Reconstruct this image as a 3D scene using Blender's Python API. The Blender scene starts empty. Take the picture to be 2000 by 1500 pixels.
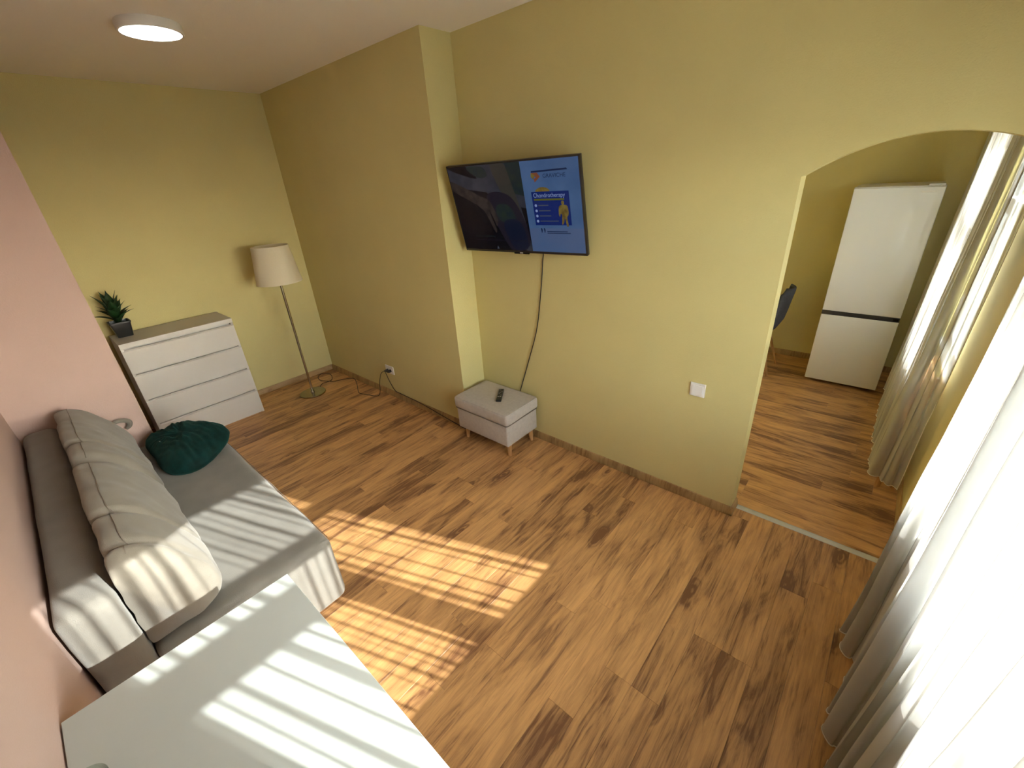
import bpy, bmesh, math, random
from mathutils import Vector, Matrix, noise

# ------------------------------------------------------------------ camera
scn = bpy.context.scene
col = scn.collection
PI = math.pi

cam_data = bpy.data.cameras.new('camera')
cam_data.sensor_width = 36.0
cam_data.lens = 827.865 / 2000 * 36.0
cam_data.clip_start = 0.02
cam = bpy.data.objects.new('camera', cam_data)
col.objects.link(cam)
yaw, pitch, roll = 2.31263, 0.45150, -0.06732
fwd = Vector((math.cos(yaw) * math.cos(pitch), math.sin(yaw) * math.cos(pitch), -math.sin(pitch)))
right = Vector((math.sin(yaw), -math.cos(yaw), 0))
up = right.cross(fwd)
r2 = right * math.cos(roll) + up * math.sin(roll)
u2 = up * math.cos(roll) - right * math.sin(roll)
mw = Matrix((r2, u2, -fwd)).transposed().to_4x4()
mw.translation = Vector((4.8423, -2.0800, 1.9528))
cam.matrix_world = mw
scn.camera = cam

# ------------------------------------------------------------------ light
SUN_DIR = Vector((-1.0, -0.37, -0.545)).normalized()
world = bpy.data.worlds.new('sky')
scn.world = world
world.use_nodes = True
wn = world.node_tree.nodes
wl = world.node_tree.links
sky = wn.new('ShaderNodeTexSky')
sky.sky_type = 'NISHITA'
sky.sun_disc = False
sky.sun_elevation = math.asin(-SUN_DIR.z)
sky.sun_rotation = math.atan2(-SUN_DIR.x, -SUN_DIR.y)
sky.air_density = 1.0
sky.dust_density = 1.0
sky.ozone_density = 1.0
hs = wn.new('ShaderNodeHueSaturation')
hs.inputs['Saturation'].default_value = 0.42
wl.new(sky.outputs[0], hs.inputs['Color'])
wl.new(hs.outputs[0], wn['Background'].inputs['Color'])
wn['Background'].inputs['Strength'].default_value = 3.8

sun_data = bpy.data.lights.new('sun', 'SUN')
sun_data.energy = 23.0
sun_data.angle = math.radians(0.5)
sun_data.color = (1.0, 0.985, 0.95)
sun = bpy.data.objects.new('sun', sun_data)
col.objects.link(sun)
sun.location = (9, 1, 6)
sun.rotation_euler = SUN_DIR.to_track_quat('-Z', 'Y').to_euler()

scn.view_settings.view_transform = 'Standard'
scn.view_settings.look = 'None'
scn.view_settings.exposure = 0.34
scn.view_settings.gamma = 1.0
scn.view_settings.use_curve_mapping = False
scn.cycles.use_denoising = True
scn.cycles.max_bounces = 10
scn.cycles.diffuse_bounces = 6
scn.cycles.transparent_max_bounces = 24
scn.cycles.sample_clamp_indirect = 12.0
scn.cycles.caustics_reflective = False
scn.cycles.caustics_refractive = False

# ------------------------------------------------------------------ materials
MATS = {}


def newmat(name):
    m = bpy.data.materials.new(name)
    m.use_nodes = True
    MATS[name] = m
    nt = m.node_tree
    return m, nt, nt.nodes['Principled BSDF'], nt.nodes.new, nt.links.new


def plain(name, rgb, rough=0.5, metal=0.0, noise_scale=0, noise_amt=0.0, bump=0.0, bump_scale=200, spec=0.5, sheen=0.0, coat=0.0):
    m, nt, b, N, L = newmat(name)
    b.inputs['Base Color'].default_value = (*rgb, 1)
    b.inputs['Roughness'].default_value = rough
    b.inputs['Metallic'].default_value = metal
    b.inputs['Specular IOR Level'].default_value = spec
    b.inputs['Sheen Weight'].default_value = sheen
    b.inputs['Coat Weight'].default_value = coat
    if noise_amt or bump:
        tc = N('ShaderNodeTexCoord')
    if noise_amt:
        n = N('ShaderNodeTexNoise')
        n.inputs['Scale'].default_value = noise_scale
        n.inputs['Detail'].default_value = 5
        L(tc.outputs['Object'], n.inputs['Vector'])
        r = N('ShaderNodeValToRGB')
        r.color_ramp.elements[0].position = 0.3
        r.color_ramp.elements[1].position = 0.7
        r.color_ramp.elements[0].color = (*[c * (1 - noise_amt) for c in rgb], 1)
        r.color_ramp.elements[1].color = (*[min(1, c * (1 + noise_amt)) for c in rgb], 1)
        L(n.outputs['Fac'], r.inputs['Fac'])
        L(r.outputs['Color'], b.inputs['Base Color'])
    if bump:
        n2 = N('ShaderNodeTexNoise')
        n2.inputs['Scale'].default_value = bump_scale
        n2.inputs['Detail'].default_value = 3
        L(tc.outputs['Object'], n2.inputs['Vector'])
        bp = N('ShaderNodeBump')
        bp.inputs['Strength'].default_value = bump
        bp.inputs['Distance'].default_value = 0.004
        L(n2.outputs['Fac'], bp.inputs['Height'])
        L(bp.outputs['Normal'], b.inputs['Normal'])
    return m


plain('olive_wall', (0.65, 0.57, 0.265), 0.75, noise_scale=2.2, noise_amt=0.025, bump=0.35, bump_scale=160, spec=0.25)
plain('pink_wall', (0.55, 0.40, 0.345), 0.8, noise_scale=2.0, noise_amt=0.02, bump=0.3, bump_scale=160, spec=0.2)
plain('ceiling_paint', (0.90, 0.85, 0.77), 0.85, bump=0.15, bump_scale=120, spec=0.2)
plain('white_lacquer', (0.64, 0.61, 0.56), 0.4, noise_scale=3, noise_amt=0.01)
plain('table_white', (0.53, 0.575, 0.56), 0.32, noise_scale=3, noise_amt=0.01)
plain('white_plastic', (0.80, 0.78, 0.74), 0.35)
plain('window_white', (0.80, 0.80, 0.78), 0.35)
plain('fridge_white', (0.72, 0.725, 0.72), 0.16, spec=0.5, coat=0.3)
plain('fridge_side', (0.62, 0.61, 0.59), 0.35)
plain('fridge_dark', (0.025, 0.026, 0.028), 0.35)
plain('black_plastic', (0.012, 0.012, 0.013), 0.38)
plain('black_gloss', (0.008, 0.008, 0.009), 0.12)
plain('grey_button', (0.25, 0.25, 0.25), 0.5)
plain('cord_black', (0.02, 0.017, 0.014), 0.5)
plain('chrome', (0.62, 0.60, 0.56), 0.22, metal=1.0)
plain('nickel', (0.36, 0.31, 0.22), 0.24, metal=1.0, noise_scale=60, noise_amt=0.05)
plain('aluminium', (0.66, 0.68, 0.68), 0.42, metal=0.85, noise_scale=30, noise_amt=0.05)
plain('sofa_fabric', (0.205, 0.193, 0.170), 0.9, noise_scale=9, noise_amt=0.07, bump=0.35, bump_scale=420, spec=0.15, sheen=0.25)
plain('cushion_fabric', (0.245, 0.222, 0.185), 0.9, noise_scale=12, noise_amt=0.06, bump=0.35, bump_scale=420, spec=0.15, sheen=0.2)
plain('seam_thread', (0.24, 0.21, 0.175), 0.9)
plain('ottoman_fabric', (0.52, 0.475, 0.42), 0.9, noise_scale=40, noise_amt=0.06, bump=0.5, bump_scale=600, spec=0.1, sheen=0.1)
plain('chair_felt', (0.045, 0.043, 0.045), 0.9, noise_scale=50, noise_amt=0.2, bump=0.4, bump_scale=400)
plain('leaf_green', (0.014, 0.05, 0.014), 0.42, noise_scale=14, noise_amt=0.5)
plain('soil', (0.03, 0.02, 0.012), 0.95, bump=0.8, bump_scale=90)
plain('pot_black', (0.012, 0.012, 0.012), 0.3)
plain('ground_pale', (0.55, 0.55, 0.52), 0.9, noise_scale=0.3, noise_amt=0.25)
plain('facade', (0.62, 0.58, 0.52), 0.9, noise_scale=1, noise_amt=0.05)
plain('plaster_white', (0.75, 0.74, 0.70), 0.7)


def mat_wood(name, light, dark, knots=True, scale=1.0, rough=0.36):
    m, nt, b, N, L = newmat(name)
    tc = N('ShaderNodeTexCoord')
    oi = N('ShaderNodeObjectInfo')
    mul = N('ShaderNodeVectorMath'); mul.operation = 'MULTIPLY_ADD'
    comb = N('ShaderNodeCombineXYZ')
    for i in range(3):
        L(oi.outputs['Random'], comb.inputs[i])
    mul.inputs[1].default_value = (37.1, 53.7, 11.3)
    L(comb.outputs[0], mul.inputs[0]); L(tc.outputs['Object'], mul.inputs[2])

    def mapped(sx, sy, sz=1.0):
        mp = N('ShaderNodeMapping')
        mp.inputs['Scale'].default_value = (sx * scale, sy * scale, sz * scale)
        L(mul.outputs[0], mp.inputs['Vector'])
        return mp.outputs[0]

    def noi(vec, sc, det=4, dist=0.0, rgh=0.55):
        n = N('ShaderNodeTexNoise')
        n.inputs['Scale'].default_value = sc
        n.inputs['Detail'].default_value = det
        n.inputs['Distortion'].default_value = dist
        n.inputs['Roughness'].default_value = rgh
        L(vec, n.inputs['Vector'])
        return n.outputs['Fac']

    def math_(op, a, c=None, v=None, clamp=False):
        n = N('ShaderNodeMath'); n.operation = op; n.use_clamp = clamp
        if isinstance(a, (int, float)): n.inputs[0].default_value = a
        else: L(a, n.inputs[0])
        if c is not None:
            if isinstance(c, (int, float)): n.inputs[1].default_value = c
            else: L(c, n.inputs[1])
        return n.outputs[0]

    def rng(v, a, c, lo=0.0, hi=1.0):
        n = N('ShaderNodeMapRange')
        n.interpolation_type = 'SMOOTHSTEP'
        n.inputs['From Min'].default_value = a; n.inputs['From Max'].default_value = c
        n.inputs['To Min'].default_value = lo; n.inputs['To Max'].default_value = hi
        L(v, n.inputs['Value'])
        return n.outputs[0]
    broad = noi(mapped(5.0, 1.1), 1.6, 4, 0.9)                 # broad light and dark areas
    cath = noi(mapped(9.0, 0.9), 2.2, 6, 2.2, 0.62)             # cathedral streaks
    fine = noi(mapped(90.0, 2.6), 3.0, 4, 0.3, 0.6)             # pores
    mid = noi(mapped(30.0, 1.2), 2.0, 5, 0.8, 0.6)
    d = math_('ADD', math_('MULTIPLY', rng(broad, 0.36, 0.66), 0.44),
              math_('MULTIPLY', rng(cath, 0.42, 0.70), 0.38))
    d = math_('ADD', d, math_('MULTIPLY', rng(fine, 0.35, 0.75), 0.17))
    d = math_('ADD', d, math_('MULTIPLY', rng(mid, 0.40, 0.72), 0.20))
    d = math_('ADD', d, math_('MULTIPLY', oi.outputs['Random'], 0.30))
    if knots:
        v = N('ShaderNodeTexVoronoi'); v.feature = 'F1'
        v.inputs['Scale'].default_value = 1.0
        v.inputs['Randomness'].default_value = 1.0
        wob = N('ShaderNodeVectorMath'); wob.operation = 'ADD'
        wn_ = N('ShaderNodeTexNoise'); wn_.inputs['Scale'].default_value = 7.0; wn_.inputs['Detail'].default_value = 2
        L(mapped(1.0, 1.0), wn_.inputs['Vector'])
        sc_ = N('ShaderNodeVectorMath'); sc_.operation = 'SCALE'; sc_.inputs['Scale'].default_value = 0.22
        L(wn_.outputs['Color'], sc_.inputs[0])
        L(mapped(5.2, 1.9, 0.0), wob.inputs[0]); L(sc_.outputs[0], wob.inputs[1])
        L(wob.outputs[0], v.inputs['Vector'])
        kd = v.outputs['Distance']
        halo = rng(kd, 0.05, 0.30, 1.0, 0.0)
        ring = math_('MULTIPLY', math_('ADD', math_('SINE', math_('MULTIPLY', kd, 75.0)), 1.0), 0.5)
        knot = math_('MULTIPLY', halo, math_('ADD', math_('MULTIPLY', ring, 0.35), 0.30))
        core = rng(kd, 0.02, 0.055, 0.55, 0.0)
        d = math_('ADD', d, math_('ADD', knot, core))
    ramp = N('ShaderNodeValToRGB')
    e = ramp.color_ramp.elements
    e[0].position = 0.10; e[0].color = (*light, 1)
    e[1].position = 1.0; e[1].color = (*dark, 1)
    em = e.new(0.55); em.color = (*[(l * 0.62 + k * 0.38) for l, k in zip(light, dark)], 1)
    L(d, ramp.inputs['Fac'])
    L(ramp.outputs['Color'], b.inputs['Base Color'])
    b.inputs['Roughness'].default_value = rough
    rr = rng(mid, 0.2, 0.8, rough - 0.05, rough + 0.08)
    L(rr, b.inputs['Roughness'])
    bp = N('ShaderNodeBump'); bp.inputs['Strength'].default_value = 0.12; bp.inputs['Distance'].default_value = 0.002
    L(fine, bp.inputs['Height']); L(bp.outputs['Normal'], b.inputs['Normal'])
    b.inputs['Specular IOR Level'].default_value = 0.45
    return m


mat_wood('oak_floor', (0.72, 0.40, 0.158), (0.20, 0.090, 0.040))
mat_wood('oak_skirting', (0.46, 0.30, 0.125), (0.22, 0.12, 0.045), knots=False, scale=1.3, rough=0.45)
mat_wood('beech', (0.62, 0.36, 0.15), (0.42, 0.22, 0.085), knots=False, scale=1.6, rough=0.45)
mat_wood('chair_wood', (0.46, 0.25, 0.09), (0.28, 0.14, 0.05), knots=False, scale=1.6, rough=0.45)


def mat_sheer():
    m, nt, b, N, L = newmat('sheer_voile')
    nt.nodes.remove(b)
    out = nt.nodes['Material Output']
    lw = N('ShaderNodeLayerWeight'); lw.inputs['Blend'].default_value = 0.5
    c = N('ShaderNodeMath'); c.operation = 'SUBTRACT'; c.inputs[0].default_value = 1.0
    L(lw.outputs['Facing'], c.inputs[1])
    cm = N('ShaderNodeMath'); cm.operation = 'MAXIMUM'; cm.inputs[1].default_value = 0.10
    L(c.outputs[0], cm.inputs[0])
    iv = N('ShaderNodeMath'); iv.operation = 'DIVIDE'; iv.inputs[0].default_value = 1.0
    L(cm.outputs[0], iv.inputs[1])
    pw = N('ShaderNodeMath'); pw.operation = 'POWER'; pw.inputs[0].default_value = 0.50
    L(iv.outputs[0], pw.inputs[1])
    tc = N('ShaderNodeTexCoord')
    n = N('ShaderNodeTexNoise'); n.inputs['Scale'].default_value = 900; n.inputs['Detail'].default_value = 1
    L(tc.outputs['Object'], n.inputs['Vector'])
    tr = N('ShaderNodeBsdfTransparent'); tr.inputs['Color'].default_value = (1, 0.995, 0.98, 1)
    tl = N('ShaderNodeBsdfTranslucent'); tl.inputs['Color'].default_value = (0.50, 0.49, 0.46, 1)
    df = N('ShaderNodeBsdfDiffuse'); df.inputs['Color'].default_value = (0.50, 0.49, 0.46, 1)
    mx = N('ShaderNodeMixShader'); mx.inputs['Fac'].default_value = 0.86
    L(tl.outputs[0], mx.inputs[1]); L(df.outputs[0], mx.inputs[2])
    mm = N('ShaderNodeMixShader')
    L(pw.outputs[0], mm.inputs['Fac']); L(mx.outputs[0], mm.inputs[1]); L(tr.outputs[0], mm.inputs[2])
    L(mm.outputs[0], out.inputs['Surface'])
    return m


mat_sheer()


def mat_hem():
    m, nt, b, N, L = newmat('hem_thread')
    nt.nodes.remove(b)
    tl = N('ShaderNodeBsdfTranslucent'); tl.inputs['Color'].default_value = (0.85, 0.82, 0.74, 1)
    df = N('ShaderNodeBsdfDiffuse'); df.inputs['Color'].default_value = (0.85, 0.82, 0.74, 1)
    mx = N('ShaderNodeMixShader'); mx.inputs['Fac'].default_value = 0.6
    L(tl.outputs[0], mx.inputs[1]); L(df.outputs[0], mx.inputs[2])
    L(mx.outputs[0], nt.nodes['Material Output'].inputs['Surface'])


mat_hem()


def schlick(N, L):
    lw = N('ShaderNodeLayerWeight'); lw.inputs['Blend'].default_value = 0.5
    pw = N('ShaderNodeMath'); pw.operation = 'POWER'; pw.inputs[1].default_value = 5.0
    L(lw.outputs['Facing'], pw.inputs[0])
    ma = N('ShaderNodeMath'); ma.operation = 'MULTIPLY_ADD'
    ma.inputs[1].default_value = 0.92; ma.inputs[2].default_value = 0.04
    L(pw.outputs[0], ma.inputs[0])
    return ma.outputs[0]


def mat_pane():
    m, nt, b, N, L = newmat('window_glass')
    nt.nodes.remove(b)
    fr = schlick(N, L)
    tr = N('ShaderNodeBsdfTransparent'); tr.inputs['Color'].default_value = (0.95, 0.97, 0.96, 1)
    gl = N('ShaderNodeBsdfGlossy'); gl.inputs['Roughness'].default_value = 0.02
    mm = N('ShaderNodeMixShader')
    L(fr, mm.inputs['Fac']); L(tr.outputs[0], mm.inputs[1]); L(gl.outputs[0], mm.inputs[2])
    L(mm.outputs[0], nt.nodes['Material Output'].inputs['Surface'])


mat_pane()


def mat_drinkglass():
    m, nt, b, N, L = newmat('clear_glass')
    nt.nodes.remove(b)
    fr = schlick(N, L)
    tr = N('ShaderNodeBsdfTransparent'); tr.inputs['Color'].default_value = (0.86, 0.90, 0.87, 1)
    gl = N('ShaderNodeBsdfGlossy'); gl.inputs['Roughness'].default_value = 0.05
    mm = N('ShaderNodeMixShader')
    L(fr, mm.inputs['Fac']); L(tr.outputs[0], mm.inputs[1]); L(gl.outputs[0], mm.inputs[2])
    L(mm.outputs[0], nt.nodes['Material Output'].inputs['Surface'])


mat_drinkglass()


def mat_velvet():
    m, nt, b, N, L = newmat('green_velvet')
    tc = N('ShaderNodeTexCoord')
    n = N('ShaderNodeTexNoise'); n.inputs['Scale'].default_value = 18; n.inputs['Detail'].default_value = 6
    L(tc.outputs['Object'], n.inputs['Vector'])
    r = N('ShaderNodeValToRGB')
    r.color_ramp.elements[0].position = 0.35; r.color_ramp.elements[0].color = (0.002, 0.014, 0.013, 1)
    r.color_ramp.elements[1].position = 0.70; r.color_ramp.elements[1].color = (0.004, 0.034, 0.031, 1)
    L(n.outputs['Fac'], r.inputs['Fac']); L(r.outputs['Color'], b.inputs['Base Color'])
    b.inputs['Roughness'].default_value = 0.75
    b.inputs['Sheen Weight'].default_value = 0.12
    b.inputs['Sheen Tint'].default_value = (0.15, 0.55, 0.48, 1)
    b.inputs['Specular IOR Level'].default_value = 0.15


mat_velvet()


def mat_shade():
    m, nt, b, N, L = newmat('lamp_shade_linen')
    nt.nodes.remove(b)
    tc = N('ShaderNodeTexCoord')
    n = N('ShaderNodeTexNoise'); n.inputs['Scale'].default_value = 220
    L(tc.outputs['Object'], n.inputs['Vector'])
    r = N('ShaderNodeValToRGB')
    r.color_ramp.elements[0].color = (0.80, 0.73, 0.55, 1); r.color_ramp.elements[1].color = (0.90, 0.83, 0.64, 1)
    L(n.outputs['Fac'], r.inputs['Fac'])
    tl = N('ShaderNodeBsdfTranslucent'); df = N('ShaderNodeBsdfDiffuse')
    L(r.outputs[0], tl.inputs['Color']); L(r.outputs[0], df.inputs['Color'])
    mx = N('ShaderNodeMixShader'); mx.inputs['Fac'].default_value = 0.75
    L(tl.outputs[0], mx.inputs[1]); L(df.outputs[0], mx.inputs[2])
    L(mx.outputs[0], nt.nodes['Material Output'].inputs['Surface'])


mat_shade()


def mat_emit(name, rgb, strength):
    m, nt, b, N, L = newmat(name)
    b.inputs['Base Color'].default_value = (0.6, 0.6, 0.6, 1)
    b.inputs['Emission Color'].default_value = (*rgb, 1)
    b.inputs['Emission Strength'].default_value = strength
    return m


mat_emit('lamp_diffuser', (1.0, 0.95, 0.92), 8.0)


def mat_screen(name, rgb, k=1.0, rough=0.18, noise_amt=0.0, nscale=8.0, rgb2=None):
    """lit display colour under a semi-gloss black panel"""
    m, nt, b, N, L = newmat(name)
    b.inputs['Base Color'].default_value = (0.006, 0.006, 0.007, 1)
    b.inputs['Roughness'].default_value = rough
    b.inputs['Specular IOR Level'].default_value = 0.3
    b.inputs['Emission Color'].default_value = (*rgb, 1)
    b.inputs['Emission Strength'].default_value = k * 0.70
    if rgb2:
        tc = N('ShaderNodeTexCoord')
        n = N('ShaderNodeTexNoise'); n.inputs['Scale'].default_value = nscale; n.inputs['Detail'].default_value = 3
        L(tc.outputs['Object'], n.inputs['Vector'])
        r = N('ShaderNodeValToRGB')
        r.color_ramp.elements[0].position = 0.35; r.color_ramp.elements[1].position = 0.65
        r.color_ramp.elements[0].color = (*rgb, 1); r.color_ramp.elements[1].color = (*rgb2, 1)
        L(n.outputs['Fac'], r.inputs['Fac']); L(r.outputs[0], b.inputs['Emission Color'])
    return m


def M(n):
    return MATS[n]


# ------------------------------------------------------------------ geometry helpers
def add_box(bm, x0, x1, y0, y1, z0, z1, bev=0.0, seg=2):
    vs = [bm.verts.new(p) for p in ((x0, y0, z0), (x1, y0, z0), (x1, y1, z0), (x0, y1, z0),
                                    (x0, y0, z1), (x1, y0, z1), (x1, y1, z1), (x0, y1, z1))]
    fs = [bm.faces.new([vs[i] for i in q]) for q in
          ((3, 2, 1, 0), (4, 5, 6, 7), (0, 1, 5, 4), (1, 2, 6, 5), (2, 3, 7, 6), (3, 0, 4, 7))]
    if bev > 0:
        es = list({e for f in fs for e in f.edges})
        bmesh.ops.bevel(bm, geom=es, offset=bev, segments=seg, profile=0.5, affect='EDGES', clamp_overlap=True)
    return vs


def box(x0, x1, y0, y1, z0, z1, bev=0.0, seg=2):
    bm = bmesh.new()
    add_box(bm, x0, x1, y0, y1, z0, z1, bev, seg)
    return bm


def add_lathe(bm, prof, c=(0, 0, 0), n=40, close=False):
    """prof: (r, z) list around vertical axis at c"""
    rings = []
    for r, z in prof:
        if r < 1e-6:
            rings.append([bm.verts.new((c[0], c[1], c[2] + z))])
        else:
            rings.append([bm.verts.new((c[0] + r * math.cos(2 * PI * i / n), c[1] + r * math.sin(2 * PI * i / n), c[2] + z)) for i in range(n)])
    if close:
        rings.append(rings[0])
    for a, b in zip(rings[:-1], rings[1:]):
        for i in range(n):
            j = (i + 1) % n
            if len(a) == 1 and len(b) == 1:
                continue
            if len(a) == 1:
                bm.faces.new((a[0], b[j], b[i]))
            elif len(b) == 1:
                bm.faces.new((a[i], a[j], b[0]))
            else:
                bm.faces.new((a[i], a[j], b[j], b[i]))
    return bm


def lathe(prof, c=(0, 0, 0), n=40, close=False):
    return add_lathe(bmesh.new(), prof, c, n, close)


def add_tube(bm, pts, rad, n=8, cap=True):
    pts = [Vector(p) for p in pts]
    rads = rad if isinstance(rad, (list, tuple)) else [rad] * len(pts)
    rings = []
    prev = None
    for i, p in enumerate(pts):
        t = (pts[min(i + 1, len(pts) - 1)] - pts[max(i - 1, 0)])
        if t.length < 1e-9:
            t = Vector((0, 0, 1))
        t.normalize()
        if prev is None:
            a = Vector((0, 0, 1)) if abs(t.z) < 0.9 else Vector((1, 0, 0))
            nrm = (a - t * a.dot(t)).normalized()
        else:
            nrm = (prev - t * prev.dot(t))
            nrm = nrm.normalized() if nrm.length > 1e-6 else prev
        prev = nrm
        bn = t.cross(nrm)
        rings.append([bm.verts.new(p + (nrm * math.cos(2 * PI * k / n) + bn * math.sin(2 * PI * k / n)) * rads[i]) for k in range(n)])
    for a, b in zip(rings[:-1], rings[1:]):
        for k in range(n):
            j = (k + 1) % n
            bm.faces.new((a[k], a[j], b[j], b[k]))
    if cap:
        bm.faces.new(list(reversed(rings[0])))
        bm.faces.new(rings[-1])
    return bm


def tube(pts, rad, n=8):
    return add_tube(bmesh.new(), pts, rad, n)


def spline(pts, sub=8):
    """Catmull-Rom through pts"""
    P = [Vector(p) for p in pts]
    P = [P[0] * 2 - P[1]] + P + [P[-1] * 2 - P[-2]]
    out = []
    for i in range(1, len(P) - 2):
        for k in range(sub):
            t = k / sub
            a, b, c, d = P[i - 1], P[i], P[i + 1], P[i + 2]
            out.append(0.5 * ((2 * b) + (c - a) * t + (2 * a - 5 * b + 4 * c - d) * t * t + (3 * b - a - 3 * c + d) * t ** 3))
    out.append(P[-2])
    return out


def grid(fn, nu, nv, closeu=False):
    bm = bmesh.new()
    V = [[bm.verts.new(fn(i / nu, j / nv)) for i in range(nu if closeu else nu + 1)] for j in range(nv + 1)]
    for j in range(nv):
        for i in range(nu):
            i2 = (i + 1) % nu if closeu else i + 1
            bm.faces.new((V[j][i], V[j][i2], V[j + 1][i2], V[j + 1][i]))
    return bm


def prism(poly, axis, lo, hi):
    """extrude a 2D polygon along axis: 'x' -> (y,z), 'y' -> (x,z), 'z' -> (x,y)"""
    bm = bmesh.new()

    def mk(p, t):
        return {'x': (t, p[0], p[1]), 'y': (p[0], t, p[1]), 'z': (p[0], p[1], t)}[axis]
    a = [bm.verts.new(mk(p, lo)) for p in poly]
    b = [bm.verts.new(mk(p, hi)) for p in poly]
    bm.faces.new(a); bm.faces.new(list(reversed(b)))
    n = len(poly)
    for i in range(n):
        bm.faces.new((a[i], b[i], b[(i + 1) % n], a[(i + 1) % n]))
    return bm


def obj(name, bm, mat, parent=None, smooth=False, origin=None, angle=None):
    """one mesh object; bm is in world coordinates"""
    bmesh.ops.recalc_face_normals(bm, faces=bm.faces[:])
    if parent is not None:
        off = Vector(parent['_o']) if '_o' in parent else Vector((0, 0, 0))
    elif origin is not None:
        off = Vector(origin)
    else:
        xs = [v.co for v in bm.verts]
        lo = Vector((min(v.x for v in xs), min(v.y for v in xs), min(v.z for v in xs)))
        hi = Vector((max(v.x for v in xs), max(v.y for v in xs), max(v.z for v in xs)))
        off = Vector(((lo.x + hi.x) / 2, (lo.y + hi.y) / 2, lo.z))
    bmesh.ops.translate(bm, verts=bm.verts[:], vec=-off)
    me = bpy.data.meshes.new(name)
    bm.to_mesh(me)
    bm.free()
    if mat:
        me.materials.append(M(mat) if isinstance(mat, str) else mat)
    if smooth:
        for p in me.polygons:
            p.use_smooth = True
        if angle is not None:
            me.set_sharp_from_angle(angle=math.radians(angle))
    o = bpy.data.objects.new(name, me)
    col.objects.link(o)
    if parent is not None:
        o.parent = parent
        o['_o'] = tuple(off)
    else:
        o.location = off
        o['_o'] = tuple(off)
    return o


def thing(name, loc, label, cat, group=None):
    e = bpy.data.objects.new(name, None)
    e.empty_display_size = 0.1
    col.objects.link(e)
    e.location = loc
    e['_o'] = tuple(loc)
    tag(e, label, cat, group)
    return e


def tag(o, label, cat, group=None):
    o['label'] = label
    o['category'] = cat
    if group:
        o['group'] = group
    return o


def struct(o, label=None, cat=None):
    o['kind'] = 'structure'
    if label:
        o['label'] = label
    if cat:
        o['category'] = cat
    return o


# ------------------------------------------------------------------ room dimensions (metres)
H = 2.80
YR = 0.25          # television wall
YK = 0.36          # kitchen face of that wall
XJ = 2.381         # step in the television wall
XA = 4.459         # left jamb of the arch
XW = 5.24          # window wall
YP = -2.445        # pink wall
XB = 1.165         # face of the pink return
YB = -1.872        # edge of the pink return
YKF = 3.17         # kitchen far wall
XKW = 3.05         # kitchen left wall
T = 0.20

# ---- floor slab and planks
slab = bmesh.new()
add_box(slab, -0.1, XW + T, YP - 0.1, YKF + 0.1, -0.20, -0.012)
floor = struct(obj('floor', slab, 'oak_skirting', origin=(0, 0, 0)), 'oak laminate floor of long planks with dark knots', 'floor')

PW, PL = 0.1215, 1.285
plank_meshes = {}


def plank_mesh(w, l):
    key = (round(w, 3), round(l, 3))
    if key not in plank_meshes:
        bm = bmesh.new()
        b = 0.0005
        w0, l0 = w / 2 - 0.0003, l / 2 - 0.0003
        lo = [bm.verts.new((sx * w0, sy * l0, -0.012)) for sx, sy in ((-1, -1), (1, -1), (1, 1), (-1, 1))]
        md = [bm.verts.new((sx * w0, sy * l0, -b)) for sx, sy in ((-1, -1), (1, -1), (1, 1), (-1, 1))]
        tp = [bm.verts.new((sx * (w0 - b), sy * (l0 - b), 0)) for sx, sy in ((-1, -1), (1, -1), (1, 1), (-1, 1))]
        bm.faces.new(tp)
        for i in range(4):
            j = (i + 1) % 4
            bm.faces.new((lo[i], lo[j], md[j], md[i]))
            bm.faces.new((md[i], md[j], tp[j], tp[i]))
        me = bpy.data.meshes.new('plank')
        bm.to_mesh(me); bm.free()
        me.materials.append(M('oak_floor'))
        plank_meshes[key] = me
    return plank_meshes[key]


def lay(u0, u1, v0, v1, along_y, seed):
    """rows step along u, planks run along v"""
    rnd = random.Random(seed)
    u = u0
    while u < u1 - 1e-4:
        w = min(PW, u1 - u)
        v = v0 - round(rnd.uniform(0.05, 0.95), 1) * PL
        while v < v1 - 1e-4:
            a, b = max(v, v0), min(v + PL, v1)
            if b - a > 0.02:
                o = bpy.data.objects.new('plank', plank_mesh(w, b - a))
                col.objects.link(o)
                o.parent = floor
                cu, cv = u + w / 2, (a + b) / 2
                o.location = (cu, cv, 0) if along_y else (cv, cu, 0)
                if not along_y:
                    o.rotation_euler = (0, 0, PI / 2)
            v += PL
        u += w


lay(0.05 - 0.05, XJ, YB if False else YP, 0.0, True, 5)
lay(XJ, XW, YP, YR + 0.09, True, 11)
lay(YR + 0.09, YKF, XKW, XW, False, 23)

# ---- ceiling
struct(obj('ceiling', box(-0.1, XW + T, YP - 0.1, YKF + 0.1, H, H + 0.15), 'ceiling_paint', origin=(0, 0, H)), 'smooth off-white painted ceiling', 'ceiling')

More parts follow.
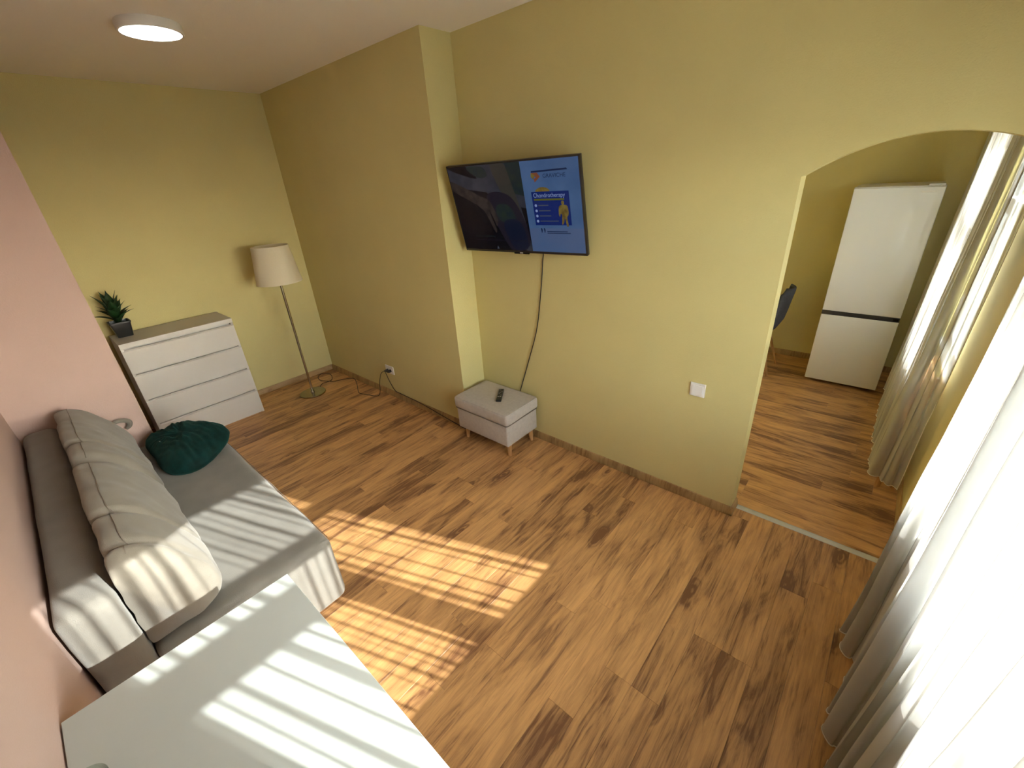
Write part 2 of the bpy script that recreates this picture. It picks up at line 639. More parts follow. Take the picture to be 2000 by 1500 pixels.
# ---- walls
struct(obj('wall_far', box(-0.12, 0, YP - 0.1, 0.0, -0.02, H), 'olive_wall', origin=(0, 0, 0)), 'olive painted wall behind the dresser and floor lamp', 'wall')
struct(obj('wall_side_far', box(-0.12, XJ, 0.0, YK, -0.02, H), 'olive_wall', origin=(0, 0, 0)), 'olive painted wall section that steps forward beside the television', 'wall')
arch = []
for k in range(41):
    x = XA + (XW - XA + 0.02) * k / 40
    u = (x - 4.86) / 0.401
    arch.append((x, 2.012 - 0.129 * u * u if abs(u) < 1 else 1.883))
poly = [(XJ, -0.02), (XJ, H), (XW + 0.01, H)] + list(reversed([(min(x, XW + 0.01), z) for x, z in arch])) + [(XA, -0.02)]
struct(obj('wall_television', prism(poly, 'y', YR, YK), 'olive_wall', origin=(0, 0, 0)), 'olive painted wall with the television and an arched opening', 'wall')
struct(obj('wall_pink', box(XB, XW, YP - 0.1, YP, -0.02, H), 'pink_wall', origin=(0, 0, 0)), 'dusty pink painted wall behind the sofa and table', 'wall')
struct(obj('wall_pink_return', box(0.0, XB, YP - 0.1, YB, -0.02, H), 'pink_wall', origin=(0, 0, 0)), 'dusty pink wall return at the far end of the sofa', 'wall')
struct(obj('wall_kitchen_far', box(XKW - 0.1, XW, YKF, YKF + 0.1, -0.02, H), 'olive_wall', origin=(0, 0, 0)), 'olive kitchen wall behind the fridge', 'wall')
struct(obj('wall_kitchen_side', box(XKW - 0.1, XKW, YK, YKF, -0.02, H), 'olive_wall', origin=(0, 0, 0)), 'olive kitchen side wall', 'wall')

# window wall with two openings
ZS, ZT = 0.735, 2.13
W1 = (-1.72, -0.11)
W2 = (1.12, 2.04)
wb = bmesh.new()
ys = [YP - 0.1, W1[0], W1[1], W2[0], W2[1], YKF + 0.1]
for i in range(5):
    if i in (1, 3):
        add_box(wb, XW, XW + T, ys[i], ys[i + 1], -0.02, ZS)
        add_box(wb, XW, XW + T, ys[i], ys[i + 1], ZT, H)
    else:
        add_box(wb, XW, XW + T, ys[i], ys[i + 1], -0.02, H)
struct(obj('wall_window', wb, 'olive_wall', origin=(0, 0, 0)), 'olive painted window wall behind the sheer curtains', 'wall')


def window(name, y0, y1, mull, label):
    """white frame with lower casements, transom and upper lights; panes at x about 5.30"""
    x0, x1 = 5.272, 5.328
    gb, gt = 0.80, 2.05
    t0, t1 = 1.598, 1.677
    fr = bmesh.new()
    add_box(fr, x0, x1, y0, y1, ZS, gb, 0.004)
    add_box(fr, x0, x1, y0, y1, gt, ZT, 0.004)
    add_box(fr, x0, x1, y0, y0 + 0.07, ZS, ZT, 0.004)
    add_box(fr, x0, x1, y1 - 0.07, y1, ZS, ZT, 0.004)
    w = struct(obj(name, fr, 'window_white', origin=(5.30, (y0 + y1) / 2, ZS)), label, 'window')
    obj('transom', box(x0 - 0.004, x1 + 0.004, y0 + 0.07, y1 - 0.07, t0, t1, 0.004), 'window_white', w)
    cuts = [(y0 + 0.07, mull[0]), (mull[1], y1 - 0.07)]
    obj('mullion', box(x0 - 0.012, x1 + 0.004, mull[0], mull[1], gb, t0, 0.005), 'window_white', w)
    obj('window_handle', box(x0 - 0.06, x0 - 0.035, mull[1] - 0.03, mull[1] - 0.01, 1.02, 1.15, 0.006), 'white_plastic', w)
    for a, b in cuts:
        obj('pane', box(5.298, 5.302, a, b, gb, t0), 'window_glass', w)
    obj('pane', box(5.298, 5.302, y0 + 0.07, y1 - 0.07, t1, gt), 'window_glass', w)
    obj('window_sill', box(XW - 0.012, 5.272, y0 + 0.002, y1 - 0.002, ZS, ZS + 0.022, 0.006), 'window_white', w)
    return w


window('window_1', W1[0], W1[1], (-0.75, -0.61), 'white framed window behind the living room sheer curtain')
window('window_2', W2[0], W2[1], (1.52, 1.62), 'white framed window behind the kitchen sheer curtain')


def skirting(name, x0, y0, x1, y1, side, label):
    """oak skirting, 58 mm high with a small moulded top; side = unit normal into the room"""
    bm = bmesh.new()
    prof = [(0, 0), (0.016, 0), (0.016, 0.012), (0.013, 0.030), (0.010, 0.044), (0.006, 0.055), (0, 0.058)]
    nx, ny = side
    a = [bm.verts.new((x0 + nx * d, y0 + ny * d, z)) for d, z in prof]
    b = [bm.verts.new((x1 + nx * d, y1 + ny * d, z)) for d, z in prof]
    for i in range(len(prof)):
        j = (i + 1) % len(prof)
        bm.faces.new((a[i], a[j], b[j], b[i]))
    bm.faces.new(a); bm.faces.new(list(reversed(b)))
    return struct(obj(name, bm, 'oak_skirting', origin=((x0 + x1) / 2, (y0 + y1) / 2, 0)), label, 'skirting')


skirting('baseboard_far', 0, YB, 0, 0, (1, 0), 'oak skirting under the far olive wall')
skirting('baseboard_side_far', 0.0, 0, XJ + 0.016, 0, (0, -1), 'oak skirting along the stepped olive wall section')
skirting('baseboard_step', XJ, 0.0, XJ, YR, (1, 0), 'short oak skirting on the wall step behind the footstool')
skirting('baseboard_television', XJ, YR, XA + 0.016, YR, (0, -1), 'oak skirting under the television wall')
skirting('baseboard_jamb', XA, YR - 0.016, XA, YK, (1, 0), 'short oak skirting on the arch jamb')
skirting('baseboard_pink', XB, YP, XW, YP, (0, 1), 'oak skirting under the pink wall')
skirting('baseboard_window', XW, YP, XW, YKF, (-1, 0), 'oak skirting under the window wall')
skirting('baseboard_kitchen', XKW, YKF, XW, YKF, (0, -1), 'oak skirting under the kitchen far wall')

thr = bmesh.new()
prof = [(-0.021, 0), (-0.019, 0.003), (-0.008, 0.0065), (0.008, 0.0065), (0.019, 0.003), (0.021, 0)]
a = [thr.verts.new((XA + 0.017, 0.348 + d, z)) for d, z in prof]
b = [thr.verts.new((XW - 0.017, 0.348 + d, z)) for d, z in prof]
for i in range(len(prof) - 1):
    thr.faces.new((a[i], a[i + 1], b[i + 1], b[i]))
thr.faces.new(a); thr.faces.new(list(reversed(b))); thr.faces.new((a[0], b[0], b[-1], a[-1]))
struct(obj('trim_1', thr, 'aluminium'), 'silver metal threshold strip across the arch floor', 'threshold')

# ground outdoors, several metres below
struct(obj('ground', box(XW + T + 0.5, 70, -50, 50, -4.2, -4.0), 'ground_pale', origin=(30, 0, -4)), 'pale ground outdoors below the windows', 'ground')

# ------------------------------------------------------------------ sofa
SO = (2.13, -1.95, 0.0)
sofa = thing('sofa', SO, 'light grey armless fabric sofa with low backrest along the pink wall', 'sofa')


def soft_box(x0, x1, y0, y1, z0, z1, r, amp=0.004, freq=5.0, seed=0, seg=5, div=(24, 10, 6), hook=None):
    bm = bmesh.new()
    add_box(bm, x0, x1, y0, y1, z0, z1)
    bmesh.ops.bevel(bm, geom=bm.edges[:], offset=r, segments=seg, profile=0.5, affect='EDGES')
    L = max(x1 - x0, y1 - y0)
    # cut into slices so that the surface can undulate
    for axis, (lo, hi, n) in enumerate(((x0, x1, div[0]), (y0, y1, div[1]), (z0, z1, div[2]))):
        for k in range(1, n):
            co = [0, 0, 0]; no = [0, 0, 0]
            co[axis] = lo + (hi - lo) * k / n; no[axis] = 1
            bmesh.ops.bisect_plane(bm, geom=bm.verts[:] + bm.edges[:] + bm.faces[:], plane_co=co, plane_no=no)
    bm.normal_update()
    for v in bm.verts:
        n = noise.noise(Vector((v.co.x * freq + seed, v.co.y * freq, v.co.z * freq)))
        v.co += v.normal * (n * amp)
        if hook:
            v.co = Vector(hook(v.co))
    return bm


def seat_hook(c):
    return c


obj('seat', soft_box(1.175, 3.105, -2.27, -1.558, 0.035, 0.425, 0.045, 0.006, 4.0, 1.0), 'sofa_fabric', sofa, True)
obj('backrest', soft_box(1.172, 3.10, -2.432, -2.272, 0.06, 0.755, 0.045, 0.005, 4.0, 7.0, div=(24, 4, 10)), 'sofa_fabric', sofa, True)
sm = tube([(3.1085, -2.262, 0.09), (3.109, -2.262, 0.40)], 0.0025, 6)
obj('seam', tube([(1.25, -1.556, 0.392), (1.8, -1.5555, 0.393), (2.4, -1.5555, 0.393), (3.04, -1.556, 0.392)], 0.002, 6), 'seam_thread', sofa)
for fx in (1.26, 3.02):
    for fy in (-2.2, -1.63):
        obj('foot', box(fx - 0.025, fx + 0.025, fy - 0.025, fy + 0.025, 0.0, 0.06, 0.004), 'black_plastic', sofa)


# ---- large back cushions
def back_cushion(name, x0, x1, crease, seed, label, top_dz=0.0, lean=0.0):
    # closed section in (y, z)
    sec0 = [(-2.262, 0.440), (-2.266, 0.55), (-2.264, 0.68), (-2.262, 0.79), (-2.258, 0.835), (-2.235, 0.853),
            (-2.195, 0.848), (-2.150, 0.825), (-2.10, 0.775), (-2.045, 0.69), (-2.0, 0.60), (-1.982, 0.53),
            (-1.988, 0.465), (-2.02, 0.437), (-2.10, 0.432), (-2.20, 0.432)]
    n = len(sec0)
    P = [Vector((0, y, z)) for y, z in sec0]
    sec = []
    for i in range(n):                              # closed Catmull-Rom
        a_, b_, c_, d_ = P[i - 1], P[i], P[(i + 1) % n], P[(i + 2) % n]
        for k in range(3):
            t = k / 3
            sec.append(0.5 * ((2 * b_) + (c_ - a_) * t + (2 * a_ - 5 * b_ + 4 * c_ - d_) * t * t + (3 * b_ - a_ - 3 * c_ + d_) * t ** 3))
    cy, cz = -2.13, 0.60
    nv = 72

    def fn(u, v):
        i = int(round(u * len(sec))) % len(sec)
        y, z = sec[i].y, sec[i].z
        # rounded ends
        e = abs(2 * v - 1)
        s = (1 - max(0.0, (e - 0.80) / 0.20) ** 2.6 * 0.62)
        if e >= 0.9999:
            s *= 0.93
        x = x0 + (x1 - x0) * v
        lowz = 0.435
        yy = -2.26 + (y + 2.26) * (0.55 + 0.45 * s)
        zz = lowz + (z - lowz) * (0.70 + 0.30 * s) + top_dz * (z - lowz) / 0.4
        # creases pinch the upper front
        for cx, depth, wd in crease:
            g = math.exp(-((x - cx - 0.10 * (0.85 - z)) / wd) ** 2)
            wgt = min(1.0, max(0.0, (zz - 0.47) / 0.25))
            yy -= (yy - cy) * depth * g * wgt
            zz -= (zz - cz) * depth * g * wgt * 0.8
        pos = Vector((x, yy, zz))
        wr = noise.noise(Vector((x * 9 + seed, yy * 14, zz * 16))) * 0.008 + noise.noise(Vector((x * 3.2 + seed * 2, yy * 5, zz * 5))) * 0.012
        rip = math.sin((x * 55 + zz * 60 + 3 * noise.noise(Vector((x * 6, yy * 6, seed)))) ) * 0.0016
        d = Vector((0, yy - cy, zz - cz))
        if d.length > 1e-5:
            d.normalize()
        pos += d * (wr + rip)
        pos.y = max(pos.y, -2.268)
        pos.z = max(pos.z, 0.432)
        return pos
    bm = grid(fn, len(sec), nv, True)
    bm.verts.ensure_lookup_table()
    m_ = len(sec)
    bm.faces.new([bm.verts[i] for i in range(m_)])
    bm.faces.new([bm.verts[nv * m_ + i] for i in reversed(range(m_))])
    c = thing(name, ((x0 + x1) / 2, -2.12, 0.432), label, 'cushion', 'large grey back cushions on the sofa')
    body = obj('cushion_body', bm, 'cushion_fabric', c, True)
    # stitched seam that runs along the top, 5 cm from the back edge
    iv = 6 * 3
    pts = []
    for k in range(3, 70):
        p = fn(iv / len(sec), k / 72)
        pts.append(p + Vector((0, 0.001, 0.0015)))
    obj('seam', tube(pts, 0.0022, 6), 'seam_thread', c)
    pts = []
    for k in range(len(sec)):
        pass
    return c, fn, sec


back_cushion('back_cushion', 2.085, 3.06, [(2.70, 0.20, 0.018), (2.96, 0.12, 0.02)], 3.1, 'long grey back cushion at the table end of the sofa, striped by sunlight')
fc, ffn, fsec = back_cushion('back_cushion', 1.185, 2.075, [(1.83, 0.22, 0.02)], 8.4, 'long grey back cushion at the far end of the sofa, in shade')
# loop of fabric at the far end of that cushion
lp = [(1.20, -2.06, 0.640), (1.20, -2.02, 0.655), (1.20, -1.985, 0.650), (1.20, -1.962, 0.628), (1.20, -1.968, 0.600), (1.20, -1.99, 0.585)]
obj('corner_flap', tube(spline(lp, 6), [0.009 + 0.007 * math.sin(PI * k / 30) for k in range(31)], 10), 'cushion_fabric', fc, True)


# ---- green velvet pillow
def crumpled_pillow(name, outline, c, label, seed):
    n = len(outline)
    P = [Vector((x, y, z)) for x, y, z in outline]
    ring = []
    for i in range(n):
        a_, b_, c_, d_ = P[i - 1], P[i], P[(i + 1) % n], P[(i + 2) % n]
        for k in range(12):
            t = k / 12
            ring.append(0.5 * ((2 * b_) + (c_ - a_) * t + (2 * a_ - 5 * b_ + 4 * c_ - d_) * t * t + (3 * b_ - a_ - 3 * c_ + d_) * t ** 3))
    m = len(ring)
    C = Vector(c)
    nr = 18
    gather = P[0]

    def pt(i, r, side):
        b_ = ring[i % m]
        p = C.lerp(b_, r)
        h = (1 - r ** 2.6) ** 0.5 * 0.088
        g = max(0.0, 1 - (p - gather).length / 0.34)
        th = math.atan2(b_.y - C.y, b_.x - C.x)
        wr = noise.noise(Vector((p.x * 7 + seed, p.y * 24, side))) * 0.020 + noise.noise(Vector((p.x * 18 + seed, p.y * 60, side * 2))) * 0.008
        wr += math.sin((p.y - 0.3 * p.x) * 150 + 4 * noise.noise(Vector((p.x * 5, p.y * 5, 1)))) * 0.004
        wr += math.sin(th * 46) * 0.010 * g
        q = Vector((p.x, p.y, p.z + side * h + wr * (1 - r ** 6) * (1 if side > 0 else 0.2)))
        q.z = max(q.z, 0.431)
        return q
    bm = bmesh.new()
    rim = [bm.verts.new(Vector((v.x, v.y, max(v.z, 0.431)))) for v in ring]
    for side in (1, -1):
        prev = rim
        for j in range(1, nr):
            r = 1 - j / nr
            cur = [bm.verts.new(pt(i, r, side)) for i in range(m)]
            for i in range(m):
                k = (i + 1) % m
                bm.faces.new((prev[i], prev[k], cur[k], cur[i]))
            prev = cur
        top = bm.verts.new(pt(0, 0.0, side))
        for i in range(m):
            bm.faces.new((prev[i], prev[(i + 1) % m], top))
    o = obj(name, bm, 'green_velvet', None, True, origin=(c[0], c[1], 0.431))
    return tag(o, label, 'pillow')


crumpled_pillow('throw_pillow', [(1.275, -1.935, 0.47), (1.325, -1.80, 0.52), (1.365, -1.715, 0.535), (1.50, -1.60, 0.53), (1.635, -1.535, 0.515), (1.745, -1.560, 0.50), (1.86, -1.69, 0.475),
                                 (1.905, -1.80, 0.465), (1.86, -1.895, 0.462), (1.745, -1.945, 0.46), (1.55, -1.945, 0.46), (1.40, -1.95, 0.455)],
                (1.61, -1.765, 0.505), 'crumpled dark green velvet pillow lying on the sofa seat', 4.2)

# ------------------------------------------------------------------ white table in the foreground
TB = thing('table', (4.09, -2.145, 0), 'plain white rectangular table in the foreground corner, crossed by sun stripes', 'table')
obj('tabletop', box(3.488, 4.69, -2.441, -1.849, 0.706, 0.74, 0.0015, 1), 'table_white', TB)
for lx in (3.56, 4.62):
    for ly in (-2.37, -1.92):
        bm = lathe([(0, 0), (0.018, 0), (0.020, 0.004), (0.020, 0.69), (0.045, 0.692), (0.045, 0.706), (0, 0.706)], (lx, ly, 0), 24)
        obj('leg', bm, 'white_lacquer', TB, True, angle=40)

gl = bmesh.new()
R0, R1, HG = 0.033, 0.043, 0.085
add_lathe(gl, [(0, 0.001), (R0, 0.001), (R0 + 0.001, 0.004), (R1, HG - 0.002), (R1 - 0.001, HG), (R1 - 0.0035, HG - 0.001), (R0 - 0.002, 0.012), (0, 0.010)], (3.797, -2.397, 0.7405), 40)
tag(obj('drinking_glass', gl, 'clear_glass', None, True, angle=40), 'clear drinking glass on the white table by the pink wall', 'glass')

# ------------------------------------------------------------------ chest of drawers
DX0, DX1, DY0, DY1, DH = 0.022, 0.433, -1.782, -0.972, 0.966
dr = thing('chest_of_drawers', ((DX0 + DX1) / 2, (DY0 + DY1) / 2, 0), 'white four drawer chest against the far olive wall', 'dresser')
obj('top_panel', box(DX0, DX1 + 0.004, DY0, DY1, DH - 0.040, DH, 0.002), 'white_lacquer', dr)
obj('side_panel', box(DX0, DX1 - 0.004, DY0, DY0 + 0.02, 0, DH - 0.040, 0.001), 'white_lacquer', dr)
obj('side_panel', box(DX0, DX1 - 0.004, DY1 - 0.02, DY1, 0, DH - 0.040, 0.001), 'white_lacquer', dr)
obj('back_panel', box(DX0, DX0 + 0.006, DY0 + 0.02, DY1 - 0.02, 0.02, DH - 0.040), 'white_lacquer', dr)
obj('plinth', box(DX1 - 0.03, DX1 - 0.012, DY0 + 0.02, DY1 - 0.02, 0, 0.06), 'white_lacquer', dr)
zz = [0.022, 0.245, 0.472, 0.705, 0.918]
for k in range(4):
    z0, z1 = zz[k] + 0.0035, zz[k + 1] - 0.0035
    yy0, yy1 = DY0 + 0.003, DY1 - 0.003
    # front board with a bevelled finger-pull along its top edge
    poly = [(DX1 - 0.018, z0), (DX1, z0), (DX1, z1 - 0.016), (DX1 - 0.010, z1 - 0.004), (DX1 - 0.018, z1 - 0.004)]
    d = obj('drawer', prism(poly, 'y', yy0, yy1), 'white_lacquer', dr)
    obj('finger_rail', box(DX1 - 0.050, DX1 - 0.038, yy0 + 0.02, yy1 - 0.02, z1 - 0.03, z1 + 0.004), 'white_lacquer', d)

# ------------------------------------------------------------------ potted plant on the chest
PC = (0.150, -1.690, DH)
pp = thing('potted_plant', PC, 'dark spiky green plant in a black square pot on the white chest', 'plant')
pot = bmesh.new()
hw0, hw1, ph = 0.050, 0.066, 0.125


def sq(h, z, rnd=0.012):
    out = []
    for cx, cy, a0 in ((1, 1, 0), (-1, 1, PI / 2), (-1, -1, PI), (1, -1, 1.5 * PI)):
        for k in range(4):
            a = a0 + k * PI / 6
            out.append((PC[0] + cx * (h - rnd) + rnd * math.cos(a), PC[1] + cy * (h - rnd) + rnd * math.sin(a), PC[2] + z))
    return out


rings = [sq(hw0, 0.0), sq(hw1, ph - 0.012), sq(hw1 + 0.004, ph - 0.012), sq(hw1 + 0.004, ph), sq(hw1 - 0.004, ph), sq(hw1 - 0.008, ph - 0.03)]
RV = [[pot.verts.new(p) for p in r] for r in rings]
for a, b in zip(RV[:-1], RV[1:]):
    for i in range(16):
        pot.faces.new((a[i], a[(i + 1) % 16], b[(i + 1) % 16], b[i]))
pot.faces.new(list(reversed(RV[0])))
obj('pot', pot, 'pot_black', pp)
so = bmesh.new()
so.faces.new([so.verts.new(p) for p in sq(hw1 - 0.0075, ph - 0.022)])
obj('soil', so, 'soil', pp)
rnd = random.Random(12)
for st in range(3):
    pass
leaf_specs = []
for k in range(22):
    az = k * 2.39996 + rnd.uniform(-0.3, 0.3)
    f = k / 21
    leaf_specs.append((az, 0.12 + 1.0 * (1 - f) + rnd.uniform(-0.1, 0.1), 0.125 + 0.05 * rnd.random() + 0.03 * f, 0.115 + 0.095 * f))
for az, tilt, ln, bz in leaf_specs:
    bm = bmesh.new()
    n = 9
    hx, hy = math.cos(az), math.sin(az)
    px_, py_ = -hy, hx
    rows = []
    x = 0.006; z = 0.0
    ang = PI / 2 - tilt * 0.75
    for i in range(n + 1):
        t = i / n
        w = 0.031 * (math.sin(PI * min(1, t * 0.82 + 0.16)) ** 0.9) * (1 - t ** 3.0) + 0.0005
        base = Vector((PC[0] + hx * x, PC[1] + hy * x, PC[2] + bz + z))
        sag = 0.010 * math.sin(PI * t)
        rows.append([bm.verts.new(base + Vector((px_ * w * s, py_ * w * s, abs(s) * w * 0.35))) for s in (-1, 0, 1)])
        x += math.cos(ang) * ln / n; z += math.sin(ang) * ln / n
        ang -= 0.02 + 0.05 * tilt
    for a, b in zip(rows[:-1], rows[1:]):
        for s in range(2):
            bm.faces.new((a[s], a[s + 1], b[s + 1], b[s]))
    for v in bm.verts:
        v.co.x = max(v.co.x, 0.006)
        v.co.y = max(v.co.y, YB + 0.006)
    lf = obj('leaf', bm, 'leaf_green', pp, True)
    sol = lf.modifiers.new('thickness', 'SOLIDIFY'); sol.thickness = 0.0012
for k in range(3):
    a = k * 2.1
    obj('stem', tube([(PC[0] + 0.018 * math.cos(a), PC[1] + 0.018 * math.sin(a), PC[2] + 0.095), (PC[0] + 0.012 * math.cos(a), PC[1] + 0.012 * math.sin(a), PC[2] + 0.24)], 0.006, 8), 'leaf_green', pp, True)

# ------------------------------------------------------------------ floor lamp
LX, LY = 0.472, -0.485
fl = thing('floor_lamp', (LX, LY, 0), 'slim metal floor lamp with a cream drum shade in the far corner', 'lamp')
obj('base', lathe([(0, 0), (0.128, 0), (0.131, 0.004), (0.131, 0.011), (0.128, 0.015), (0.02, 0.019), (0.016, 0.035), (0, 0.035)], (LX, LY, 0), 48), 'nickel', fl, True, angle=35)
obj('pole', lathe([(0, 0.03), (0.0115, 0.03), (0.0115, 1.27), (0.016, 1.275), (0.016, 1.33), (0, 1.33)], (LX, LY, 0), 20), 'nickel', fl, True, angle=40)
shd = lathe([(0.200, 1.195), (0.157, 1.527), (0.1545, 1.527), (0.1975, 1.195)], (LX, LY, 0), 56, close=True)
sh = obj('lamp_shade', shd, 'lamp_shade_linen', fl, True, angle=40)
obj('shade_trim', lathe([(0.2005, 1.193), (0.2000, 1.203), (0.1965, 1.203), (0.1965, 1.193)], (LX, LY, 0), 56, close=True), 'lamp_shade_linen', sh, True, angle=40)
obj('bulb', lathe([(0, 1.33), (0.014, 1.33), (0.016, 1.35), (0.03, 1.385), (0.032, 1.405), (0.022, 1.43), (0, 1.438)], (LX, LY, 0), 20), 'white_plastic', fl, True)
spk = bmesh.new()
for k in range(3):
    a = k * 2 * PI / 3 + 0.4
    add_tube(spk, [(LX, LY, 1.345), (LX + 0.10 * math.cos(a), LY + 0.10 * math.sin(a), 1.37), (LX + 0.172 * math.cos(a), LY + 0.172 * math.sin(a), 1.385)], 0.0016, 6)
obj('shade_carrier', spk, 'nickel', fl)
cord = [(LX + 0.0, LY + 0.10, 0.012), (0.395, -0.396 + 0.03, 0.006), (0.327, -0.302, 0.004), (0.335, -0.232, 0.004), (0.312, -0.183, 0.004), (0.194, -0.127, 0.004), (0.087, -0.128, 0.004),
        (0.051, -0.187, 0.004), (0.112, -0.249, 0.004), (0.224, -0.274, 0.004), (0.342, -0.236, 0.010), (0.384, -0.208, 0.006), (0.427, -0.106, 0.004),
        (0.483, -0.036, 0.004), (0.537, -0.024, 0.004), (0.62, -0.055, 0.004), (0.747, -0.114, 0.004), (0.88, -0.182, 0.004), (0.94, -0.186, 0.004), (1.025, -0.160, 0.004), (1.115, -0.130, 0.004),
        (1.140, -0.095, 0.006), (1.100, -0.050, 0.04), (1.085, -0.034, 0.09), (1.107, -0.030, 0.158), (1.16, -0.032, 0.235), (1.244, -0.036, 0.288), (1.262, -0.034, 0.290)]
obj('cord', tube(spline(cord, 6), 0.0034, 8), 'cord_black', fl, True)
obj('plug', tube([(1.256, -0.042, 0.288), (1.268, -0.036, 0.291), (1.278, -0.012, 0.294)], [0.010, 0.016, 0.016], 12), 'black_plastic', fl)

# ------------------------------------------------------------------ wall socket, light switch
ws = thing('wall_socket', (1.295, 0, 0.26), 'white double wall socket low on the olive wall with two black plugs', 'socket')
obj('plate', box(1.228, 1.362, -0.011, -0.0005, 0.258, 0.342, 0.003), 'white_plastic', ws)
for sx in (1.268, 1.322):
    ins = bmesh.new()
    add_lathe(ins, [(0.021, 0), (0.019, 0.003), (0.0175, 0.003), (0.016, -0.004), (0, -0.004)], (0, 0, 0), 24)
    bmesh.ops.rotate(ins, verts=ins.verts[:], cent=(0, 0, 0), matrix=Matrix.Rotation(PI / 2, 3, 'X'))
    bmesh.ops.translate(ins, verts=ins.verts[:], vec=(sx, -0.0115, 0.298))
    obj('socket_insert', ins, 'white_plastic', ws, True, angle=30)

sw = thing('light_switch', (4.168, YR, 0.74), 'white square light switch on the olive wall left of the arch', 'switch')
obj('plate', box(4.125, 4.211, YR - 0.010, YR - 0.0005, 0.741, 0.825, 0.003), 'white_plastic', sw)
obj('rocker', prism([(YR - 0.010, 0.755), (YR - 0.0175, 0.757), (YR - 0.0135, 0.811), (YR - 0.010, 0.812)], 'x', 4.139, 4.197), 'white_plastic', sw)

# ------------------------------------------------------------------ footstool and remote
OX0, OX1, OY0, OY1 = 2.425, 3.000, -0.158, 0.226
ot = thing('footstool', ((OX0 + OX1) / 2, (OY0 + OY1) / 2, 0), 'pale grey fabric footstool with short beech legs under the television', 'footstool')
obj('lid', soft_box(OX0, OX1, OY0, OY1, 0.300, 0.400, 0.026, 0.003, 6, 2, div=(8, 6, 2)), 'ottoman_fabric', ot, True)
obj('storage_box', box(OX0 + 0.014, OX1 - 0.014, OY0 + 0.014, OY1 - 0.010, 0.115, 0.302, 0.012, 3), 'ottoman_fabric', ot, True, angle=40)


def rrect(x0, x1, y0, y1, z, r):
    out = []
    for cx, cy, a0 in ((x1 - r, y1 - r, 0), (x0 + r, y1 - r, PI / 2), (x0 + r, y0 + r, PI), (x1 - r, y0 + r, 1.5 * PI)):
        for k in range(6):
            a = a0 + k * PI / 10
            out.append((cx + r * math.cos(a), cy + r * math.sin(a), z))
    out.append(out[0])
    return out


obj('piping', tube(rrect(OX0 + 0.010, OX1 - 0.010, OY0 + 0.010, OY1 - 0.010, 0.394, 0.02), 0.0042, 8), 'ottoman_fabric', ot, True)
obj('piping', tube(rrect(OX0 + 0.008, OX1 - 0.008, OY0 + 0.008, OY1 - 0.006, 0.302, 0.02), 0.0035, 8), 'seam_thread', ot, True)
for lx, sx in ((OX0 + 0.055, -1), (OX1 - 0.055, 1)):
    for ly, sy in ((OY0 + 0.07, -1), (OY1 - 0.05, 1)):
        obj('leg', tube([(lx + sx * 0.004, ly + sy * 0.004, 0.0), (lx, ly, 0.06), (lx - sx * 0.003, ly - sy * 0.003, 0.122)], [0.0125, 0.0175, 0.0215], 20), 'beech', ot, True, angle=50)

ra, rb = Vector((2.800, -0.020, 0.4005)), Vector((2.688, 0.142, 0.4005))
rd = (rb - ra).normalized(); rn = Vector((-rd.y, rd.x, 0))
rm = Matrix((rn, rd, Vector((0, 0, 1)))).transposed()
rc = (ra + rb) / 2
re_ = thing('remote_control', tuple(rc), 'black television remote lying on the pale footstool', 'remote')


def rbox(x0, x1, y0, y1, z0, z1, bev):
    bm = box(x0, x1, y0, y1, z0, z1, bev, 2)
    for v in bm.verts:
        v.co = rc + rm @ v.co
    return bm


hl = (rb - ra).length / 2
obj('case', rbox(-0.0205, 0.0205, -hl, hl, 0, 0.017, 0.005), 'black_plastic', re_, True, angle=50)
obj('label_strip', rbox(-0.014, 0.014, -hl + 0.055, -hl + 0.063, 0.0165, 0.0176, 0.0002), 'white_plastic', re_)
for r in range(7):
    for c in range(3):
        yb = -0.020 + r * 0.016
        obj('button', rbox(-0.0135 + c * 0.0095, -0.0075 + c * 0.0095 + 0.001, yb, yb + 0.007, 0.0165, 0.0184, 0.001), 'grey_button' if (r + c) % 4 == 0 else 'black_gloss', re_)
obj('button', rbox(-0.006, 0.006, -0.044, -0.034, 0.0165, 0.0184, 0.002), 'grey_button', re_)

# ------------------------------------------------------------------ television
TVC = Vector((2.960, 0.102, 1.772))
tyaw, ttilt = 0.097, 0.221
tu = Vector((math.cos(tyaw), math.sin(tyaw), 0))
tn0 = Vector((math.sin(tyaw), -math.cos(tyaw), 0))
tz = Vector((0, 0, 1))
tn = tn0 * math.cos(ttilt) - tz * math.sin(ttilt)
tv_ = tz * math.cos(ttilt) + tn0 * math.sin(ttilt)
TM = Matrix((tu, tv_, tn)).transposed()     # local (u right, v up, n towards viewer)
TW, TH_ = 0.97, 0.5607
tv = thing('television', (2.96, YR, 1.45), 'black flat television on a tilting wall bracket showing a blue health advert', 'television')


def tvm(bm):
    for v in bm.verts:
        v.co = TVC + TM @ v.co
    return bm


hw, hh = TW / 2, TH_ / 2
obj('casing', tvm(box(-hw, hw, -hh, hh, -0.030, 0.0, 0.004)), 'black_plastic', tv, True, angle=40)
obj('rear_housing', tvm(box(-0.30, 0.30, -hh + 0.02, 0.05, -0.062, -0.029, 0.012)), 'black_plastic', tv, True, angle=40)
SL, SR, SB, ST = -hw + 0.009, hw - 0.009, -hh + 0.017, hh - 0.009
K = 1.0
mat_screen('screen_dark', (0.001, 0.001, 0.002), 1.0, 0.10, rgb2=(0.002, 0.002, 0.004), nscale=6)
mat_screen('screen_page', (0.036, 0.076, 0.170), 1.0, 0.10, rgb2=(0.050, 0.098, 0.205), nscale=5)
mat_screen('screen_page_low', (0.060, 0.085, 0.165), 1.0, 0.10, rgb2=(0.046, 0.083, 0.175), nscale=5)
mat_screen('screen_navy', (0.003, 0.012, 0.095), 1.0, 0.10)
